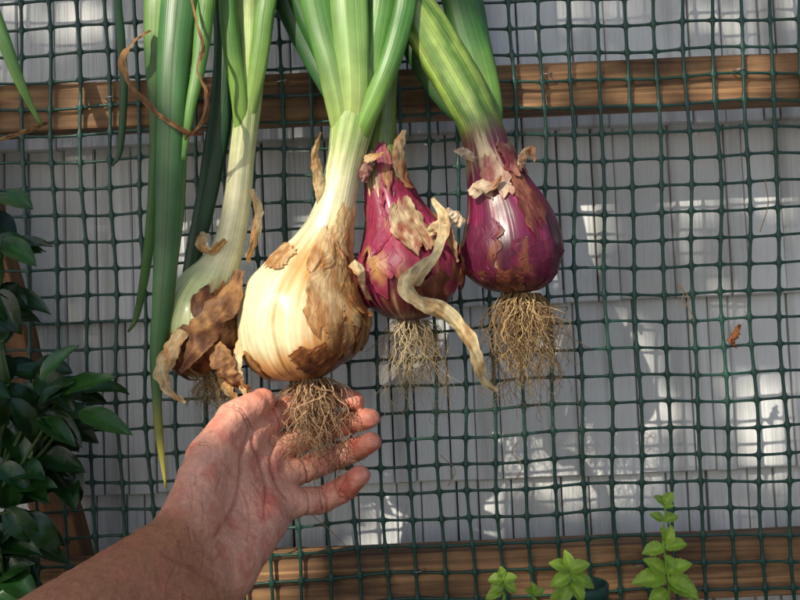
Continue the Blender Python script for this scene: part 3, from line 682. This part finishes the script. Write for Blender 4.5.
seedling(568,(570,566),600,-.03,[(570,570,22,150,15,-.3),(570,570,21,35,14,-.3),(570,568,17,95,11,-.2),(570,575,24,195,14,-.4),(570,574,25,-15,15,-.5),(569,584,22,230,14,-.6),(570,582,22,-50,14,-.6),(569,592,20,180,13,-.3)],3,yg)
seedling(534,(534,592),600,-.03,[(534,594,13,150,9,-.3),(534,594,13,30,9,-.3),(534,592,11,90,8,-.3)],4,yg*.9)
M_pot=make_mat('green_pot_plastic',.5,None,nscale=80,nbump=.1,ncol=.2,base=lin(26,66,56))
pc=W(582,584,.0); V=[];F=[]; prof=[(.0,.150),(.014,.150),(.019,pc.z-.012),(.0200,pc.z-.012),(.0206,pc.z),(.0195,pc.z+.001),(.0182,pc.z),(.017,pc.z-.02),(.012,.156),(0.0,.156)]
for r,z in prof:
    for j in range(32): a=2*math.pi*j/32; V.append((pc.x+r*math.cos(a),pc.y+r*math.sin(a),z))
for i in range(len(prof)-1):
    for j in range(32): k=(j+1)%32; F.append((i*32+j,i*32+k,(i+1)*32+k,(i+1)*32+j))
mesh_from('plant_pot',V,F,None,None,M_pot,None)

ribbon('dead_leaf',[(740,324,.048,1.5,0),(736,332,.044,4,50),(733,341,.044,4,-30),(736,348,.046,1.5,10)],ctan(brown,dbrown),M_dry,None,nl=24,seed=3,crink=.003,rag=.6)
tt=[]
for pts in ([(678,282),(684,292),(682,300),(690,310),(694,322)],[(676,284),(688,296),(686,306)],[(520,440),(512,452),(522,466),(516,480)],[(440,455),(455,470),(448,486)],[(765,180),(768,205),(760,232)],[(312,515),(330,530),(345,545)]):
    q=[W(a,b,.048) for a,b in pts]; c=crom([list(v_) for v_ in q],14); tt.append(([Vector(v_) for v_ in c],[.0004]*14,lin(170,140,100)))
tubes('dry_root_scraps',tt,M_root,None,4)

# ---------------------------------------------------------------- ground: out of view, made pale to bounce sunlight onto the wall
M_gr=make_mat('bounce_ground',.95,None,nscale=45,nbump=.8,ncol=.35,base=(.27,.27,.26),dist=.02)
mesh_from('ground',[(-60,-60,0),(60,-60,0),(60,60,0),(-60,60,0)],[(0,1,2,3)],None,None,M_gr,None,smooth=False)

# ---------------------------------------------------------------- sun, sky and an unseen tree, its crown shaped to dapple the light
Ls=Vector((-.46,-.72,.54)).normalized()
sun=bpy.data.lights.new('sun','SUN'); sun.energy=5.0; sun.angle=math.radians(.53); sun.color=(1,.91,.76)
so_=bpy.data.objects.new('sun',sun); so_.rotation_euler=Ls.to_track_quat('Z','Y').to_euler(); so_.location=Ls*6; sc.collection.objects.link(so_)
wd=bpy.data.worlds.new('World'); sc.world=wd; wd.use_nodes=True; nt=wd.node_tree; bg=nt.nodes['Background']; sk=nt.nodes.new('ShaderNodeTexSky'); sk.sky_type='NISHITA'; sk.sun_disc=False
sk.sun_elevation=math.asin(Ls.z); sk.sun_rotation=math.atan2(Ls.x,Ls.y); sk.dust_density=1.5; nt.links.new(sk.outputs[0],bg.inputs[0]); bg.inputs[1].default_value=.14

gaps=[(305,310,90,90),(200,330,62,65),(345,130,55,110),(345,20,90,60),(410,265,62,78),(512,240,68,78),(450,80,80,75),(400,60,60,80),(245,150,32,120),(235,30,55,70),(300,440,85,60),(215,500,80,65),(150,570,90,45),(60,620,90,50),(525,345,48,62),(405,360,48,60),(165,300,20,120),(668,545,50,62),(535,585,80,32),(15,60,40,80)]
def shift(px,py,yy=yw):   # wall point -> where its sun ray crosses the onion plane (px)
    p=W(px,py,yy); q=p+Ls*(p.y/-Ls.y); x,z=q.x,q.z-H
    xi=x*ca-z*sa; zi=x*sa+z*ca; return xi/S+400,300-zi/S
part=[(745,430,85,100),(650,440,60,80),(600,490,70,50),(520,480,55,50),(430,500,60,40),(785,200,22,90),(35,285,28,34),(85,330,24,24),(40,30,60,30),(740,20,90,30),(600,20,70,25),(760,520,60,40),(715,170,45,70),(425,400,40,45),(110,60,30,18),(650,330,50,55),(590,350,30,40),(610,180,28,60),(690,250,40,40)]
part=[(*shift(a,b),c*.9,d_*.9,.84) for a,b,c,d_ in part]+[(*shift(660,78,.06),190,22,.86),(*shift(300,95,.06),60,20,.86),(*shift(90,112,.06),60,18,.8),(*shift(560,575,.06),230,22,.86),(180,90,46,130,.8)]
def litmask(px,py):
    m=0
    for a,b,c,d_ in gaps:
        r=((px-a)/c)**2+((py-b)/d_)**2
        if r<1.0: return .97
    for a,b,c,d_,w in part:
        r=((px-a)/c)**2+((py-b)/d_)**2
        if r<1.0: m=max(m,w)
    return m
V=[];F=[];C=[]; rl=random.Random(33); cnt=0
while cnt<5600:
    px=rl.gauss(400,520) ; py=rl.gauss(300,460)
    if abs(px-400)>1300 or abs(py-300)>1100: continue
    cnt+=1
    t=rl.uniform(2.3,3.8); sz=rl.uniform(.022,.045)
    lm=litmask(px,py)
    if lm>.9 or rl.random()<lm: continue
    c0=W(px,py,0)+Ls*t
    if c0.z<.25: continue
    a=Vector((rl.gauss(0,1),rl.gauss(0,1),rl.gauss(0,1)-.4)).normalized(); nrm=Vector((rl.gauss(0,1),rl.gauss(0,1),rl.gauss(0,1)))+Ls*1.2; s2=a.cross(nrm).normalized(); b=len(V)
    V+=[c0-a*sz,c0-a*sz*.3+s2*sz*.5,c0+a*sz*.3+s2*sz*.42,c0+a*sz,c0+a*sz*.3-s2*sz*.42,c0-a*sz*.3-s2*sz*.5]
    F+=[(b,b+1,b+2,b+3),(b,b+3,b+4,b+5)]; cc=lin(60,100,40)*rl.uniform(.6,1.2); C+=[cc]*6
eT=empty('dapple_tree',Vector((-2.9,-2.9,0)))
mesh_from('crown_leaves',V,F,[(0,0)]*(len(F)*4),C,M_tree,eT,smooth=False)
M_bark=make_mat('bark',.9,None,nscale=40,nbump=1,ncol=.4,base=lin(92,74,58),dist=.01)
tb=[]
def limb(a,b,r0,r1,bow): 
    pts=[a.lerp(b,i/10)+Vector((0,-bow,bow*.6))*math.sin(math.pi*i/10) for i in range(11)]; tb.append((pts,[r0+(r1-r0)*i/10 for i in range(11)],np.array((.1,.08,.06))))
tr=Vector((-2.9,-2.9,0)); f1=Vector((-2.8,-2.9,1.4)); limb(tr,f1,.09,.07,.03)
for q in [(-2.0,-3.0,2.9),(-1.0,-2.8,3.1),(-2.5,-2.2,2.9),(-2.4,-3.1,3.3),(-3.3,-3.0,2.8)]: limb(f1,Vector(q),.05,.012,.12)
tubes('trunk_and_limbs',tb,M_bark,eT,10)

# ---------------------------------------------------------------- camera
cam=bpy.data.cameras.new('camera'); co_=bpy.data.objects.new('camera',cam); sc.collection.objects.link(co_); sc.camera=co_
cam.sensor_width=36; cam.lens=36*(D/S)/800; cam.clip_start=.01; cam.clip_end=300
right=Vector((ca,0,-sa)); up=Vector((sa,0,ca)); back=Vector((0,-1,0))
M=Matrix((right,up,back)).transposed().to_4x4(); M.translation=Vector((0,-D,H)); co_.matrix_world=M
sc.view_settings.view_transform='Standard'; sc.view_settings.look='None'; sc.view_settings.exposure=0
